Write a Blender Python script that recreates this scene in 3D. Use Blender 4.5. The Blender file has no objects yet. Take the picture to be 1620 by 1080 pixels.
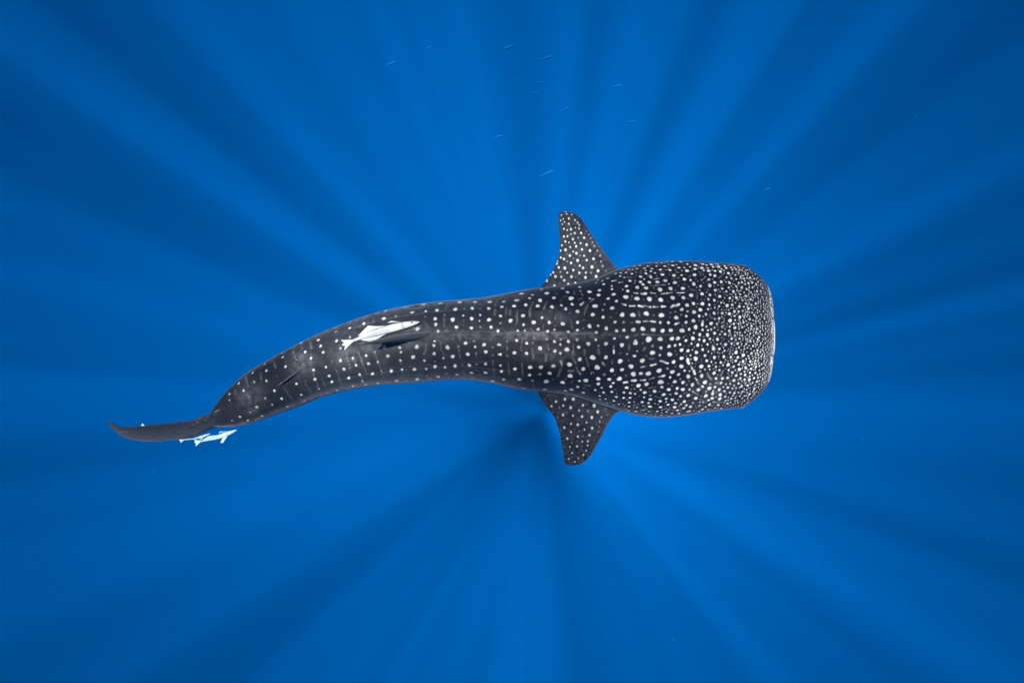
import bpy, math, random
import numpy as np

# ------------------------------------------------------------------ camera, sky, sun, exposure
scene = bpy.context.scene
F = 810.0                      # focal length in pixels of the 1620 px wide photograph (90 degree lens)
DEPTH = 6.0                    # metres from the camera down to the mid-plane of the shark
SIGMA = 0.004                  # extinction of the water, per metre
VANISH = (858, 645)            # where the light shafts meet (the point opposite the sun)

cam_data = bpy.data.cameras.new('camera')
cam = bpy.data.objects.new('camera', cam_data)
scene.collection.objects.link(cam)
cam.location = (0, 0, 0)
cam.rotation_euler = (0, 0, 0)         # straight down
cam_data.sensor_fit = 'HORIZONTAL'
cam_data.sensor_width = 36.0
cam_data.lens = 18.0
cam_data.clip_start = 0.05
cam_data.clip_end = 6000.0
scene.camera = cam

lx, ly, lz = (VANISH[0] - 810) / F, (540 - VANISH[1]) / F, -1.0     # direction the sunlight travels
ln = math.sqrt(lx * lx + ly * ly + lz * lz)
lx, ly, lz = lx / ln, ly / ln, lz / ln
sun_elev = math.asin(-lz)
sun_azim = math.atan2(-lx, -ly)          # clockwise from +Y

world = bpy.data.worlds.new('World')
scene.world = world
world.use_nodes = True
wn = world.node_tree
sky = wn.nodes.new('ShaderNodeTexSky')
sky.sky_type = 'NISHITA'
sky.sun_disc = False
sky.sun_elevation = sun_elev
sky.sun_rotation = sun_azim
bg = wn.nodes['Background']
bg.inputs['Strength'].default_value = 0.05
wn.links.new(sky.outputs['Color'], bg.inputs['Color'])

sun_data = bpy.data.lights.new('sun', 'SUN')
sun_data.energy = 5.0
sun_data.angle = math.radians(1.5)      # the sun's disc, widened by the rippled surface
sun_data.color = (1.0, 0.985, 0.96)
sun = bpy.data.objects.new('sun', sun_data)
scene.collection.objects.link(sun)
from mathutils import Vector
sun.rotation_euler = Vector((lx, ly, lz)).to_track_quat('-Z', 'Y').to_euler()
sun.location = (0, 0, 30)

scene.view_settings.view_transform = 'Standard'
scene.view_settings.look = 'None'
scene.view_settings.gamma = 1.0
scene.view_settings.use_curve_mapping = False
scene.view_settings.exposure = 1.2

scene.render.engine = 'CYCLES'
cy = scene.cycles
cy.volume_bounces = 0
cy.max_bounces = 6
cy.diffuse_bounces = 2
cy.transparent_max_bounces = 16
cy.use_denoising = True
cy.sample_clamp_indirect = 4.0
cy.use_adaptive_sampling = True
cy.adaptive_threshold = 0.01
cy.caustics_reflective = False
cy.caustics_refractive = False

# ------------------------------------------------------------------ helpers
def tag(o, label=None, cat=None, group=None, kind=None):
    if label: o['label'] = label
    if cat: o['category'] = cat
    if group: o['group'] = group
    if kind: o['kind'] = kind
    return o

def mesh_object(name, verts, faces, mat, smooth=True):
    """verts (n,3) array, faces (m,4) int array (a triangle repeats its last index)"""
    verts = np.asarray(verts, np.float32); faces = np.asarray(faces, np.int32)
    me = bpy.data.meshes.new(name)
    tri = faces[:, 2] == faces[:, 3]
    n = np.where(tri, 3, 4)
    keep = np.ones(faces.shape, bool); keep[tri, 3] = False
    loops = faces[keep]
    me.vertices.add(len(verts)); me.vertices.foreach_set('co', verts.ravel())
    me.loops.add(len(loops)); me.loops.foreach_set('vertex_index', loops)
    me.polygons.add(len(faces))
    start = np.concatenate([[0], np.cumsum(n)[:-1]]).astype(np.int32)
    me.polygons.foreach_set('loop_start', start)
    me.update(calc_edges=True)
    me.validate()
    if smooth:
        me.polygons.foreach_set('use_smooth', np.ones(len(me.polygons), bool))
    me.materials.append(mat)
    o = bpy.data.objects.new(name, me)
    scene.collection.objects.link(o)
    return o

def point_attr(o, name, values):
    a = o.data.attributes.new(name, 'FLOAT', 'POINT')
    a.data.foreach_set('value', np.asarray(values, np.float32).ravel())

def grid_faces(nr, nc, wrap=False, off=0):
    i, j = np.meshgrid(np.arange(nr - 1), np.arange(nc if wrap else nc - 1), indexing='ij')
    j2 = (j + 1) % nc
    return np.stack([i * nc + j, i * nc + j2, (i + 1) * nc + j2, (i + 1) * nc + j], -1).reshape(-1, 4) + off

def new_mat(name):
    m = bpy.data.materials.new(name); m.use_nodes = True
    return m, m.node_tree.nodes, m.node_tree.links

def world_xy(px, py, d):
    return (px - 810.0) / F * d, (540.0 - py) / F * d

def to_px(v):
    d = -v[..., 2]
    return 810.0 + F * v[..., 0] / d, 540.0 - F * v[..., 1] / d

# ------------------------------------------------------------------ the sea: surface, water, floor
# How strongly the swell gathers (bright) or spreads (dark) the sunlight at each place of the surface: a random
# sea with a natural wave spectrum, conditioned on how bright the shafts are in the directions listed (pixel x, y, 0-8).
SHAFTS = """100 20 2;50 130 5;200 215 6;330 290 6.5;430 345 7;120 230 3;300 340 3;430 420 3.5;550 400 6.5;50 340 5;200 400 5;330 440 6;450 480 6;60 280 2.5;200 330 3;20 200 3;250 60 3;350 160 3;450 260 4;550 340 4;300 40 5;400 140 6;480 240 7;580 330 8;480 120 4;520 200 5;600 60 6;660 160 7;700 260 7.5;640 260 6;740 100 7;770 250 8;720 60 6.5;830 150 5;835 300 4.5;880 100 6.5;890 250 8;930 100 4.5;920 200 5.5;985 60 6.5;960 200 8;970 330 8;1080 200 7.5;1060 330 8;1120 100 5.5;1200 150 5;1250 60 3.5;1150 300 7.5;1250 250 5;1350 150 3;1400 200 3;1500 100 2;1580 60 1.5;1330 330 4.5;1420 270 4;1500 280 5;1400 340 6;1300 400 7;1590 220 4;1600 320 2;1500 400 4;1400 430 3.5;1300 470 4;1590 430 2;1400 510 6;1550 510 4.5;1300 540 6;1600 560 4.5;1500 560 4.5;1300 635 7;1450 635 7;1600 630 6;1250 700 6.5;1400 700 5.5;1550 720 4;1600 760 3;1500 760 4;1350 770 5;1200 780 6;1450 830 4;1600 900 3;1050 720 8;1150 790 8;1250 850 8;1400 930 7;1500 980 5.5;1250 930 4.5;1320 990 3;1400 1050 3;1150 880 6.5;1050 820 7.5;1100 900 7.5;1200 1000 5;1000 900 6;1050 1000 5.5;1100 1060 5;960 820 5.5;930 950 4.5;940 1050 4;850 950 5.8;800 1000 6.3;830 880 4.8;820 820 3;870 880 4.4;760 880 3.8;800 700 -2;835 715 -1.5;760 690 -1;720 665 0;780 740 -.5;850 750 -.5;850 790 2.5;650 660 2.5;620 640 3.5;900 780 3.2;870 820 3.5;790 790 2.5;760 830 3;700 700 1.2;780 440 5;700 450 4.6;840 420 4.5;960 390 6.3;1060 385 6.3;640 470 4.2;560 500 4;1260 480 4;1250 560 5;1240 620 6;830 760 2;750 720 1.5;700 760 3;640 800 3;560 860 3;480 940 2;640 900 4;700 950 5;400 1020 2;600 730 7;500 760 8;400 800 8;300 840 6.5;200 890 5.5;450 850 6.5;300 950 4.5;150 980 4;50 1050 2.5;500 680 4;300 740 4.5;150 740 3.5;30 740 2.5;150 810 5;50 840 4.5;50 640 6;200 610 6;100 590 5;30 560 3.5;150 560 4.5;250 540 4.5;50 480 5;200 490 6;350 520 6;80 910 3"""

def swell_focus(N, L, seed):
    rng = np.random.default_rng(seed); h = L / N
    k = np.fft.fftfreq(N, h) * 2 * np.pi
    K = np.hypot(*np.meshgrid(k, k))
    spec = 1 / (K ** 2 + (2 * np.pi / 70) ** 2) ** 1.0 * np.exp(-(K * 1.0) ** 2); spec[0, 0] = 0
    g = np.fft.ifft2(np.fft.fft2(rng.standard_normal((N, N))) * np.sqrt(spec)).real
    g /= g.std()
    cov = np.fft.ifft2(spec).real; cov /= cov[0, 0]
    cov_f = np.fft.fft2(cov).real
    pts = np.array([[float(v) for v in r.split()] for r in SHAFTS.split(';')])
    dx = (pts[:, 0] - VANISH[0]) / F; dy = -(pts[:, 1] - VANISH[1]) / F
    rx = (pts[:, 0] - 810) / F; ry = (540 - pts[:, 1]) / F
    sl = np.sqrt(1 + rx ** 2 + ry ** 2)
    t = np.arange(1, 420, 1.0); n = len(pts); ker = []
    for i in range(n):
        w = np.exp(-SIGMA * t * (sl[i] + 1.01)); w /= w.sum()
        u = t * dx[i] / h + N / 2; v = t * dy[i] / h + N / 2
        ok = (u > 1) & (u < N - 2) & (v > 1) & (v < N - 2); u = u[ok]; v = v[ok]; w = w[ok]
        iu = u.astype(int); iv = v.astype(int); fu = u - iu; fv = v - iv
        ker.append((np.concatenate([iv * N + iu, iv * N + iu + 1, (iv + 1) * N + iu, (iv + 1) * N + iu + 1]),
                    np.concatenate([w * (1 - fu) * (1 - fv), w * fu * (1 - fv), w * (1 - fu) * fv, w * fu * fv])))
    bl = (0.205 + 0.047 * pts[:, 2]) * (1 - 0.54 * ((rx ** 2 + ry ** 2) / 1.44))
    ax = (VANISH[0] - 810) / F; ay = (540 - VANISH[1]) / F
    ca = (rx * ax + ry * ay + 1) / sl / math.sqrt(1 + ax * ax + ay * ay)
    gg = WATER_G; hg = (1 - gg * gg) / (1 + gg * gg + 2 * gg * ca) ** 1.5
    rel = bl / (hg * sl / (sl + 1.01)); rel /= rel.mean()
    # how bright the sun patches are that fall on the shark (pixel x, y, value)
    for (x, y, val) in PATCHES:
        u = DEPTH * (x - VANISH[0]) / F / h + N / 2; v = -DEPTH * (y - VANISH[1]) / F / h + N / 2
        iu, iv = int(u), int(v); fu, fv = u - iu, v - iv
        ker.append((np.array([iv * N + iu, iv * N + iu + 1, (iv + 1) * N + iu, (iv + 1) * N + iu + 1]),
                    np.array([(1 - fu) * (1 - fv), fu * (1 - fv), (1 - fu) * fv, fu * fv])))
        rel = np.append(rel, val)
    n = len(rel)
    AMP = 0.55; b = (rel - 1) / AMP
    G = g.ravel()
    cur = np.array([(G[i] * w).sum() for i, w in ker])
    CK = []
    for idx, wt in ker:
        a = np.zeros(N * N); np.add.at(a, idx, wt)
        CK.append(np.fft.ifft2(np.fft.fft2(a.reshape(N, N)) * cov_f).real.ravel())
    M = np.array([[(c[idx] * wt).sum() for c in CK] for idx, wt in ker])
    reg = np.full(n, 0.012 * np.median(np.diag(M)) * 1.0); reg[-len(PATCHES):] = 0.02
    lam = np.linalg.solve(M + np.diag(reg), b - cur)
    for j in range(n): G = G + lam[j] * CK[j]
    return np.clip(1 + AMP * SHAFT_CONTRAST * G, 0.12, 2.4).reshape(N, N) / 2.4

WATER_G = -0.40
SHAFT_CONTRAST = 1.0
SURFACE_Z = 4.0
PATCHES = [(200, 690, 1.35), (330, 670, 1.45), (430, 615, 1.3), (540, 560, 1.32), (640, 545, 1.22), (740, 540, 1.15), (840, 535, 1.15), (940, 535, 1.2), (1030, 530, 1.35), (1110, 480, 1.4), (1130, 610, 2.1), (1185, 560, 1.9), (900, 390, 1.25), (905, 690, 0.62)]
RIPPLE_SHIFT = (3.1, 1.7, 0.0)
def build_sea():
    # surface: a wavy sheet; its vertices carry the focus value
    N, L = 512, 840.0
    foc = swell_focus(N, L, 3)
    ctr = (np.arange(N) - N / 2) * (L / N)
    # slide the pattern along the sun direction so that it is centred on the camera's own sun ray
    gx = ctr.copy(); gx[0] = -2600; gx[-1] = 2600
    X, Y = np.meshgrid(gx, gx)
    foc[0, :] = foc[-1, :] = foc[:, 0] = foc[:, -1] = 0.42
    Z = SURFACE_Z + 0.10 * np.sin(X * 0.21 + Y * 0.07) + 0.07 * np.sin(X * 0.11 - Y * 0.33 + 1) + 0.06 * (foc - 0.42)
    m, nd, lk = new_mat('sea_surface_water')
    nd.remove(nd['Principled BSDF'])
    at = nd.new('ShaderNodeAttribute'); at.attribute_name = 'focus'
    tr = nd.new('ShaderNodeBsdfTransparent')
    # short ripples on top of the swell
    co = nd.new('ShaderNodeTexCoord')
    nz = nd.new('ShaderNodeTexNoise'); nz.inputs['Scale'].default_value = 1.15; nz.inputs['Detail'].default_value = 2.0; nz.inputs['Distortion'].default_value = 0.6
    mp = nd.new('ShaderNodeMapping'); mp.inputs['Location'].default_value = RIPPLE_SHIFT
    lk.new(co.outputs['Object'], mp.inputs['Vector']); lk.new(mp.outputs['Vector'], nz.inputs['Vector'])
    mr = nd.new('ShaderNodeMapRange'); mr.inputs['From Min'].default_value = 0.32; mr.inputs['From Max'].default_value = 0.68
    mr.inputs['To Min'].default_value = 0.58; mr.inputs['To Max'].default_value = 1.42
    lk.new(nz.outputs['Fac'], mr.inputs['Value'])
    mu = nd.new('ShaderNodeMath'); mu.operation = 'MULTIPLY'; mu.use_clamp = True
    lk.new(at.outputs['Fac'], mu.inputs[0]); lk.new(mr.outputs['Result'], mu.inputs[1])
    lk.new(mu.outputs[0], tr.inputs['Color'])
    lk.new(tr.outputs['BSDF'], nd['Material Output'].inputs['Surface'])
    o = mesh_object('sea_surface', np.stack([X - lx / lz * -SURFACE_Z, Y - ly / lz * -SURFACE_Z, Z], -1).reshape(-1, 3), grid_faces(N, N), m)
    point_attr(o, 'focus', foc)
    tag(o, 'rippled sea surface high above the diver', kind='structure')

    # the body of water: one even volume from just under the surface to the floor
    m, nd, lk = new_mat('clear_blue_water')
    nd.remove(nd['Principled BSDF'])
    vol = nd.new('ShaderNodeVolumePrincipled')
    vol.inputs['Color'].default_value = (0.0, 0.180, 0.675, 1)
    vol.inputs['Density'].default_value = SIGMA
    vol.inputs['Anisotropy'].default_value = WATER_G
    lk.new(vol.outputs['Volume'], nd['Material Output'].inputs['Volume'])
    b = 2400.0; z0, z1 = -900.0, SURFACE_Z - 0.4
    V = [(x, y, z) for z in (z0, z1) for y in (-b, b) for x in (-b, b)]
    Fc = [(0, 2, 3, 1), (4, 5, 7, 6), (0, 1, 5, 4), (2, 6, 7, 3), (0, 4, 6, 2), (1, 3, 7, 5)]
    o = mesh_object('water', V, Fc, m, smooth=False)
    tag(o, 'deep clear blue ocean water crossed by sun shafts', kind='structure')

    # far floor of the sea, lost in the blue
    m, nd, lk = new_mat('deep_sediment')
    p = nd['Principled BSDF']
    nz = nd.new('ShaderNodeTexNoise'); nz.inputs['Scale'].default_value = 0.02
    cr = nd.new('ShaderNodeValToRGB')
    cr.color_ramp.elements[0].color = (0.02, 0.035, 0.05, 1); cr.color_ramp.elements[1].color = (0.04, 0.06, 0.075, 1)
    lk.new(nz.outputs['Fac'], cr.inputs['Fac']); lk.new(cr.outputs['Color'], p.inputs['Base Color'])
    p.inputs['Roughness'].default_value = 1.0
    n = 24; c = np.linspace(-3000, 3000, n)
    X, Y = np.meshgrid(c, c)
    Z = -925 + 12 * np.sin(X * 0.003 + 1) * np.cos(Y * 0.004)
    o = mesh_object('sea_floor', np.stack([X, Y, Z], -1).reshape(-1, 3), grid_faces(n, n), m)
    tag(o, 'dark sea floor far below in the blue', kind='structure')
build_sea()
# ------------------------------------------------------------------ the markings on the shark's back
# Each tile: (x0, y0, scale, spots, strokes): positions in an enlarged part of the photograph; a spot is "x y r",
# a stroke "x1 y1 x2 y2 width"; f / m at the end = faint / medium mark.
MARKS = [
(940, 390, 7.2, """20 675 24;205 700 27;220 542 26;360 575 32;485 592 32;628 595 34;760 605 32;895 583 30;1015 585 26;322 776 30;440 776 32;592 762 33;765 780 35;998 715 25;937 810 28;1058 665 24;238 860 20;335 865 18m;845 865 21;1045 860 20;750 865 20;138 933 24;255 957 22;340 953 23;447 946 29;556 938 30;672 946 30;777 955 28;870 953 27;1000 957 30;1078 940 14;20 1057 17;228 1045 17;373 1030 20;620 1053 40;752 1055 32;888 1053 28;957 1050 28;1045 1072 18;470 1075 20;60 497 22;50 550 22;160 590 20;252 622 20;195 450 18;112 428 18;200 487 16;368 452 22;380 505 22;493 465 27;592 472 28;748 488 32;870 477 28;1010 477 26;628 408 24;722 404 25;810 388 26;916 410 27;1025 370 25;775 320 25;645 345 22;910 328 26;530 340 22;408 390 20;530 402 22;558 432 20;295 335 18;345 352 15;245 305 18;300 300 17;365 295 17;432 308 17;487 250 18;575 243 20;660 252 17;588 306 20;645 282 18;610 220 18;755 264 19;860 267 21;805 222 20;708 224 16;965 240 22;1055 275 25;895 214 20;395 260 16;325 270 14;460 225 16;520 215 20;630 187 16;710 187 18;770 187 16;830 177 16;890 173 20;985 173 22;690 300 15;585 272 15;570 370 14;435 262 12;285 408 12;326 402 14;465 387 10;460 415 9;152 362 18;90 390 14;40 382 12;20 412 12;995 325 16;1060 200 16;1030 240 14;940 205 12;850 202 12;100 803 20;42 900 14;115 660 12m;98 722 12m;868 752 13m;925 740 12m;988 775 12m;1065 737 14;1048 793 16;675 780 14f;560 603 13f;845 628 10f;860 802 12f;190 803 14f;250 757 10f;90 1008 11f;170 1003 11f;295 1020 13f;25 977 18""",
"""445 522 495 528 20;530 532 592 530 22;640 526 705 532 20;755 537 805 537 18;815 532 900 522 12;930 523 1040 523 12;305 650 358 668 20;400 672 470 675 22;500 677 560 676 22;565 676 650 678 22;672 682 735 686 22;765 688 825 690 24;870 688 905 668 22;905 672 970 650 22;405 866 440 862 18m;480 850 522 850 22;555 850 620 850 20m;635 855 700 860 18;922 888 975 873 18;650 380 760 355 10m;620 445 840 437 10m;195 397 262 382 14;400 352 470 348 10f;800 355 835 352 12m;890 367 935 367 10f;1000 427 1045 427 10m;845 300 880 297 10m;930 293 970 293 12m;600 330 655 318 10m;740 290 805 290 10m;460 1012 490 1010 14f;540 1003 620 1003 14m;630 1003 900 1005 8f;510 735 512 785 14f"""),
(1080, 390, 7.2, """143 212 25;88 230 15;138 255 22;222 243 24;225 200 22;270 210 16;325 205 24;296 275 24;284 243 14;240 272 12;410 228 24;345 232 16;400 203 16;495 243 18;440 255 14;478 220 16;428 285 20;370 278 17;368 332 22;312 320 18;135 320 24;92 383 15;128 425 25;150 365 11f;98 555 26;125 650 22;128 745 25;200 722 24;223 652 24;221 538 23;306 443 26;205 452 18;298 375 18;365 408 20;438 402 20;370 497 20;313 548 18;292 600 15;358 610 17;303 660 16;413 682 15;437 636 12;425 567 20;398 628 10m;362 665 11m;452 480 17;533 413 20;522 467 14;498 510 14;520 303 19;498 352 15;557 363 15;550 238 14;565 265 13;602 322 13;590 238 11;607 258 12;612 368 13;637 412 15;677 405 14;673 465 20;580 510 20;537 585 18;478 583 13m;612 580 20;505 670 23;564 662 17;643 683 20;598 638 12;684 610 15;700 520 14;655 545 15;722 562 19;728 484 15;710 430 14;700 365 14;733 358 12;752 418 18;792 410 16;770 355 14;815 365 14;838 428 18;860 402 14;795 468 14;780 520 15;757 470 11;848 508 20;888 508 17;910 470 16;890 425 14;940 525 14;903 573 12;832 650 17;783 662 15;777 600 15;722 645 15;697 683 12;752 707 18;686 733 15;640 742 15;588 738 18;530 765 20;452 757 18;357 756 20;288 715 13;265 770 16;190 790 18;58 738 11m;42 793 16;120 843 24;145 918 28;322 877 23;228 945 16;268 910 12;390 880 15;415 820 16;368 822 11;470 822 14m;538 842 26;592 790 14;652 805 21;600 835 12;583 880 15;635 878 13;597 925 20;535 910 13;533 955 17;363 922 12;327 943 14;290 952 13;365 982 20;195 1000 21;283 1002 22;125 980 15;73 943 18;5 960 22;115 1045 25;190 1055 16;245 1070 20;310 1052 15;395 1058 20;425 1002 12;482 1000 16;447 970 10;485 940 11m;525 1015 10;558 1050 18;655 980 14;595 1008 14;650 1045 15;680 920 15;693 865 14;732 890 14;763 823 18;742 773 12;793 750 14;815 780 14;853 722 14;845 815 14;783 903 17;803 840 11;835 970 16;770 990 14;710 972 13;725 945 10;750 925 11;678 1010 12;735 1000 10;640 912 10;640 940 9;620 980 9;870 1028 16;882 963 15;880 870 14;880 825 13;920 740 13;892 773 12;932 820 12;952 860 13;912 905 13;945 935 13;905 1000 13;852 1055 14;940 1000 12;965 965 12;812 935 11;808 1012 11;790 1040 12;720 1045 9;770 1060 11;820 700 10;782 700 8;885 620 10;920 600 11;955 580 11;920 655 12;892 680 10;925 690 11;955 650 10;970 690 11;950 730 10;940 770 10;965 800 10;970 745 9;980 850 9;970 900 9;860 585 10;860 545 9;820 555 11;950 480 10;970 510 10;965 545 9;970 620 9""",
"""205 382 262 338 22m;190 285 205 325 14f;262 398 285 388 12f;85 490 150 498 14f;160 560 162 605 16f;405 360 445 342 14m;640 290 638 320 9;655 335 650 375 12;605 445 630 480 16;310 765 310 800 9f;405 740 405 770 12m;228 840 222 895 22;445 915 478 890 24m"""),
(940, 530, 7.2, """135 95 24;318 112 28;474 88 30;662 122 20m;760 143 22;853 130 24;922 120 19;978 108 18;664 202 32;858 218 32;995 168 25;1070 180 20;462 238 21;550 292 31;750 225 15;298 295 32;133 250 24;375 213 15m;35 368 32;205 402 28;5 262 14;118 448 18m;905 305 26;997 265 26;995 355 29;892 420 31;742 402 32;615 440 34;530 435 24;448 442 34;420 355 32;320 392 24;285 497 32;170 502 24;45 495 26;48 553 22;1070 470 28;960 450 22;917 530 26;1012 540 24;866 482 18;835 380 18m;1032 402 16;983 498 12m;755 535 36;597 560 28;507 576 28;368 597 21;215 543 17;190 585 20;200 645 18;105 652 18;15 623 18;62 690 16;68 733 14;130 727 13;255 702 18;225 748 17;335 713 17;342 652 17;413 660 19;408 712 16;400 765 16;464 760 16;463 667 14;283 785 14;225 800 13;148 773 11;400 810 16;490 823 16;545 762 20;575 652 23;690 640 24;528 622 15;637 730 21;570 707 14;770 593 20;848 617 25;793 675 25;945 603 22;1010 620 26;935 662 22;892 737 23;750 752 22;820 725 17;865 675 16m;985 697 18;1070 687 23;635 812 24;620 773 15;755 818 21;843 792 19;825 873 18;718 867 18;625 867 17;585 893 17;760 910 17;690 915 16;645 905 12;1025 755 24;915 820 26;1020 832 24;925 773 20;950 855 22;1048 797 18;990 787 14;963 890 24;850 920 16;885 890 20;1065 868 18;910 918 14;480 868 22;390 858 17;570 852 13;555 803 14m;692 778 14m;82 600 12;235 617 12f;265 665 9;450 800 9;842 550 14f;1055 570 12m;640 685 16m;925 360 14f;590 235 12f;300 205 15f;50 120 14m;235 455 12f;430 570 12f;360 460 15f;390 285 12f;940 220 13f;920 180 10f;515 690 10f;695 740 10f;955 733 10m;823 760 10;610 928 14;770 885 12;700 890 10;1000 910 12;1040 905 12""",
"""222 115 225 150 18m;218 175 220 210 20;48 160 50 210 18f;397 100 402 160 12f;207 285 205 325 16f;95 312 128 345 16m;555 175 585 145 26m;527 370 590 362 18m;640 345 705 318 24;745 305 850 318 28;335 540 380 530 20;428 518 480 513 20;520 510 590 512 20;620 505 695 490 16m;725 480 805 462 20;615 603 710 590 10m;690 695 765 712 14m;630 270 680 268 14f;1055 270 1078 330 22;780 845 840 830 10m;1020 665 1055 655 10f"""),
(1080, 530, 7.2, """175 112 20;102 100 15;155 195 22;90 230 12;147 270 28;230 162 18;285 108 14;252 233 17;295 187 10;362 255 20;420 155 16;478 176 12;487 103 20;467 243 19;550 250 18;610 195 24;692 228 24;627 92 18;557 100 16;722 98 16;640 140 14;630 255 18;605 295 18;687 300 22;770 302 17;830 292 16;785 205 18;748 237 15;703 155 13;275 290 18;330 305 11;378 317 11;432 313 16;458 342 15;520 337 24;582 360 18;640 335 16;645 390 23;718 370 22;780 382 17;835 360 16;875 350 14;298 350 18;380 360 15;210 358 26;200 412 18m;252 388 12;357 433 22;417 397 15;215 463 26;255 535 28;305 605 27;417 620 22;513 597 19;585 517 22;660 490 19;712 452 18;610 460 18;563 423 19;525 400 15;600 400 12;515 487 20;455 495 20;380 492 18;438 545 19;370 592 16;315 555 16m;540 552 15;567 607 14;610 600 14;635 547 17;673 583 20;706 507 17;757 507 24;815 490 17;830 430 16;767 428 14;705 415 14;663 440 15;860 483 16;845 530 16;797 540 15;742 572 17;817 612 18;825 570 14;762 672 16;727 620 12;680 640 14;638 652 13;590 660 16;535 652 15;475 637 17;485 700 17;425 680 24;340 665 24;345 633 14;265 690 26;338 718 24;423 727 25;235 762 20m;180 620 25;112 565 25;78 617 15;150 718 24;115 770 20m;188 805 26m;90 815 23;305 790 24;405 795 22;295 740 17;265 640 17m;225 587 18;260 817 15;75 865 22;130 860 16m;225 845 22;185 867 18;290 848 16;370 827 16;440 835 18;555 725 16;515 740 13;490 747 13;508 778 16;570 690 10;603 715 11;652 693 12;545 765 11;595 748 10;575 790 12;625 745 11;630 770 10;680 718 12;705 745 12;705 690 12;740 720 12;780 715 12;735 655 12;650 600 12;700 610 11;585 572 11;495 557 11;463 590 10;775 75 14;800 125 14;850 80 14;890 95 13;850 170 16;813 180 13;885 190 15;915 140 15;945 165 12;930 240 15;895 240 13;865 260 13;925 295 13;900 330 14;865 225 11;960 195 12;965 120 11;940 90 12;960 240 11;960 290 10;945 340 12;925 370 12;905 385 13;875 400 14;940 400 10;960 420 12;955 460 10;910 455 13;915 495 12;940 490 10;880 440 11;870 520 11;900 565 12;865 590 12;925 540 10;870 555 10;840 640 10;800 640 11;880 620 10;800 690 10;760 120 11;775 155 11;735 145 10;725 270 11;760 265 11;800 270 10;790 335 12;760 345 10""",
"""345 115 345 160 30;45 285 75 330 22;90 350 110 385 26;125 400 140 445 24;142 480 165 515 24;170 535 195 560 20m;210 575 240 600 22m;105 640 185 685 18m;280 425 295 470 26m;300 470 325 510 24m;430 465 475 400 30m;525 215 550 160 18m;335 762 465 768 16m;370 545 420 545 26m"""),
(790, 430, 7.2, """52 338 22;195 322 28;27 398 19;165 388 22;345 298 22;302 375 22;375 262 17;248 248 28;465 325 28;435 388 25;543 242 33;480 198 25;430 187 26;622 295 26;600 397 25;705 380 18;757 420 22;832 370 20;818 300 33;775 230 25;720 187 28;893 448 24;915 173 22;925 217 16m;1025 225 26;1027 300 13;1078 392 18;1062 488 24;125 557 24;15 503 18;12 583 15m;270 498 24;278 602 17;393 574 27;440 652 20;207 670 16;290 670 15;488 520 17;565 574 21;548 678 20;723 590 26;638 530 14m;628 660 13;893 575 20;1030 618 25;888 664 18;783 680 17;630 612 10m;803 472 15f;960 550 13f;955 645 14f;198 780 18;85 790 12m;310 812 18;380 810 14m;463 868 26;628 793 19;697 827 14;770 883 28;788 788 20;905 858 20;1015 817 25;630 903 22;693 925 16;173 920 23;310 928 20;10 940 17;5 832 14;88 955 11m;1060 975 32;917 995 24;800 1055 29;613 1070 24;885 772 19m;698 770 17m;540 768 17m;395 752 20f;700 1018 16m;650 250 18f""",
"""925 372 952 340 24;500 420 515 400 14m;515 395 542 345 10f;690 330 710 315 18f;725 285 765 278 10f;558 820 560 900 16m;525 1010 545 940 22f;378 870 378 920 14f;382 940 385 990 20f;245 900 258 740 12f;88 850 88 890 14f;840 885 838 935 20f;972 885 972 945 24f;830 970 870 1040 18f;990 985 1018 1075 14f;965 490 1005 375 16f;810 540 832 645 14f;500 600 495 650 10f;345 430 345 510 18f;350 430 385 340 10f;640 485 640 540 18f;205 440 205 560 14f;205 560 190 610 10f;1035 335 1070 305 20m;930 240 945 270 18m;850 215 850 255 12f;900 320 940 300 10f;355 640 400 700 12f;120 430 120 490 14f;78 400 78 490 12f;840 820 845 870 12f"""),
(790, 560, 7.2, """178 170 23;352 150 25;473 147 25;10 130 16;25 202 22;345 243 20;462 230 18m;570 218 23;805 248 31;535 312 33;722 322 28;225 288 26;50 288 22;378 303 18m;275 387 28;518 403 30;35 358 22m;893 373 22;825 405 26;753 418 22;680 427 18m;910 305 16;985 300 29;958 168 25;1055 213 18;958 440 23;612 288 14f;755 283 12f;965 385 15;195 235 10f""",
"""700 70 708 150 18m;705 160 665 255 20f;880 155 890 190 14f;895 200 925 230 14m;255 110 262 190 12f;790 190 840 192 18f;820 330 840 300 12f;840 460 890 480 12;910 490 970 510 14;100 100 120 240 8f;265 190 265 260 8f;390 330 400 400 14f;150 290 190 335 8f;95 325 145 365 12f;955 345 1030 360 14f"""),
(640, 460, 7.2, """85 242 27;220 153 32;407 140 30;628 128 30;800 126 27;968 126 28;243 228 17;367 216 24;580 208 25;770 198 22;958 200 21;680 205 12f;865 205 12f;235 293 13m;347 318 23;358 381 22;382 460 16;550 327 28;588 414 22;668 281 14;763 316 24;760 421 20;960 330 25;988 413 20;1062 458 20;860 273 14;853 343 12;862 412 14m;453 275 12m;672 340 11f;672 390 10f;145 435 26;42 568 22;140 635 26;95 754 26;342 570 14;333 620 19;335 716 21;228 793 17;492 642 27;548 748 26;697 595 22;722 720 23;793 570 14m;803 637 15;905 612 23;926 692 22;1005 642 13m;1072 613 14;1078 722 14;1005 730 14f;615 635 15m;443 767 15;115 893 23;350 860 24;575 854 24;740 845 22;922 831 21;247 890 15;460 873 16;657 840 14f;822 835 13m;145 1006 31;385 978 29;598 955 28;765 933 25;920 932 26;1005 1030 30;478 943 18m;500 985 15m;280 1003 16m;258 967 14m;343 805 8;550 545 18f;475 455 16f;220 715 12f;10 185 22;30 1025 18m;657 455 16f;980 555 14f;825 905 16f""",
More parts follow.
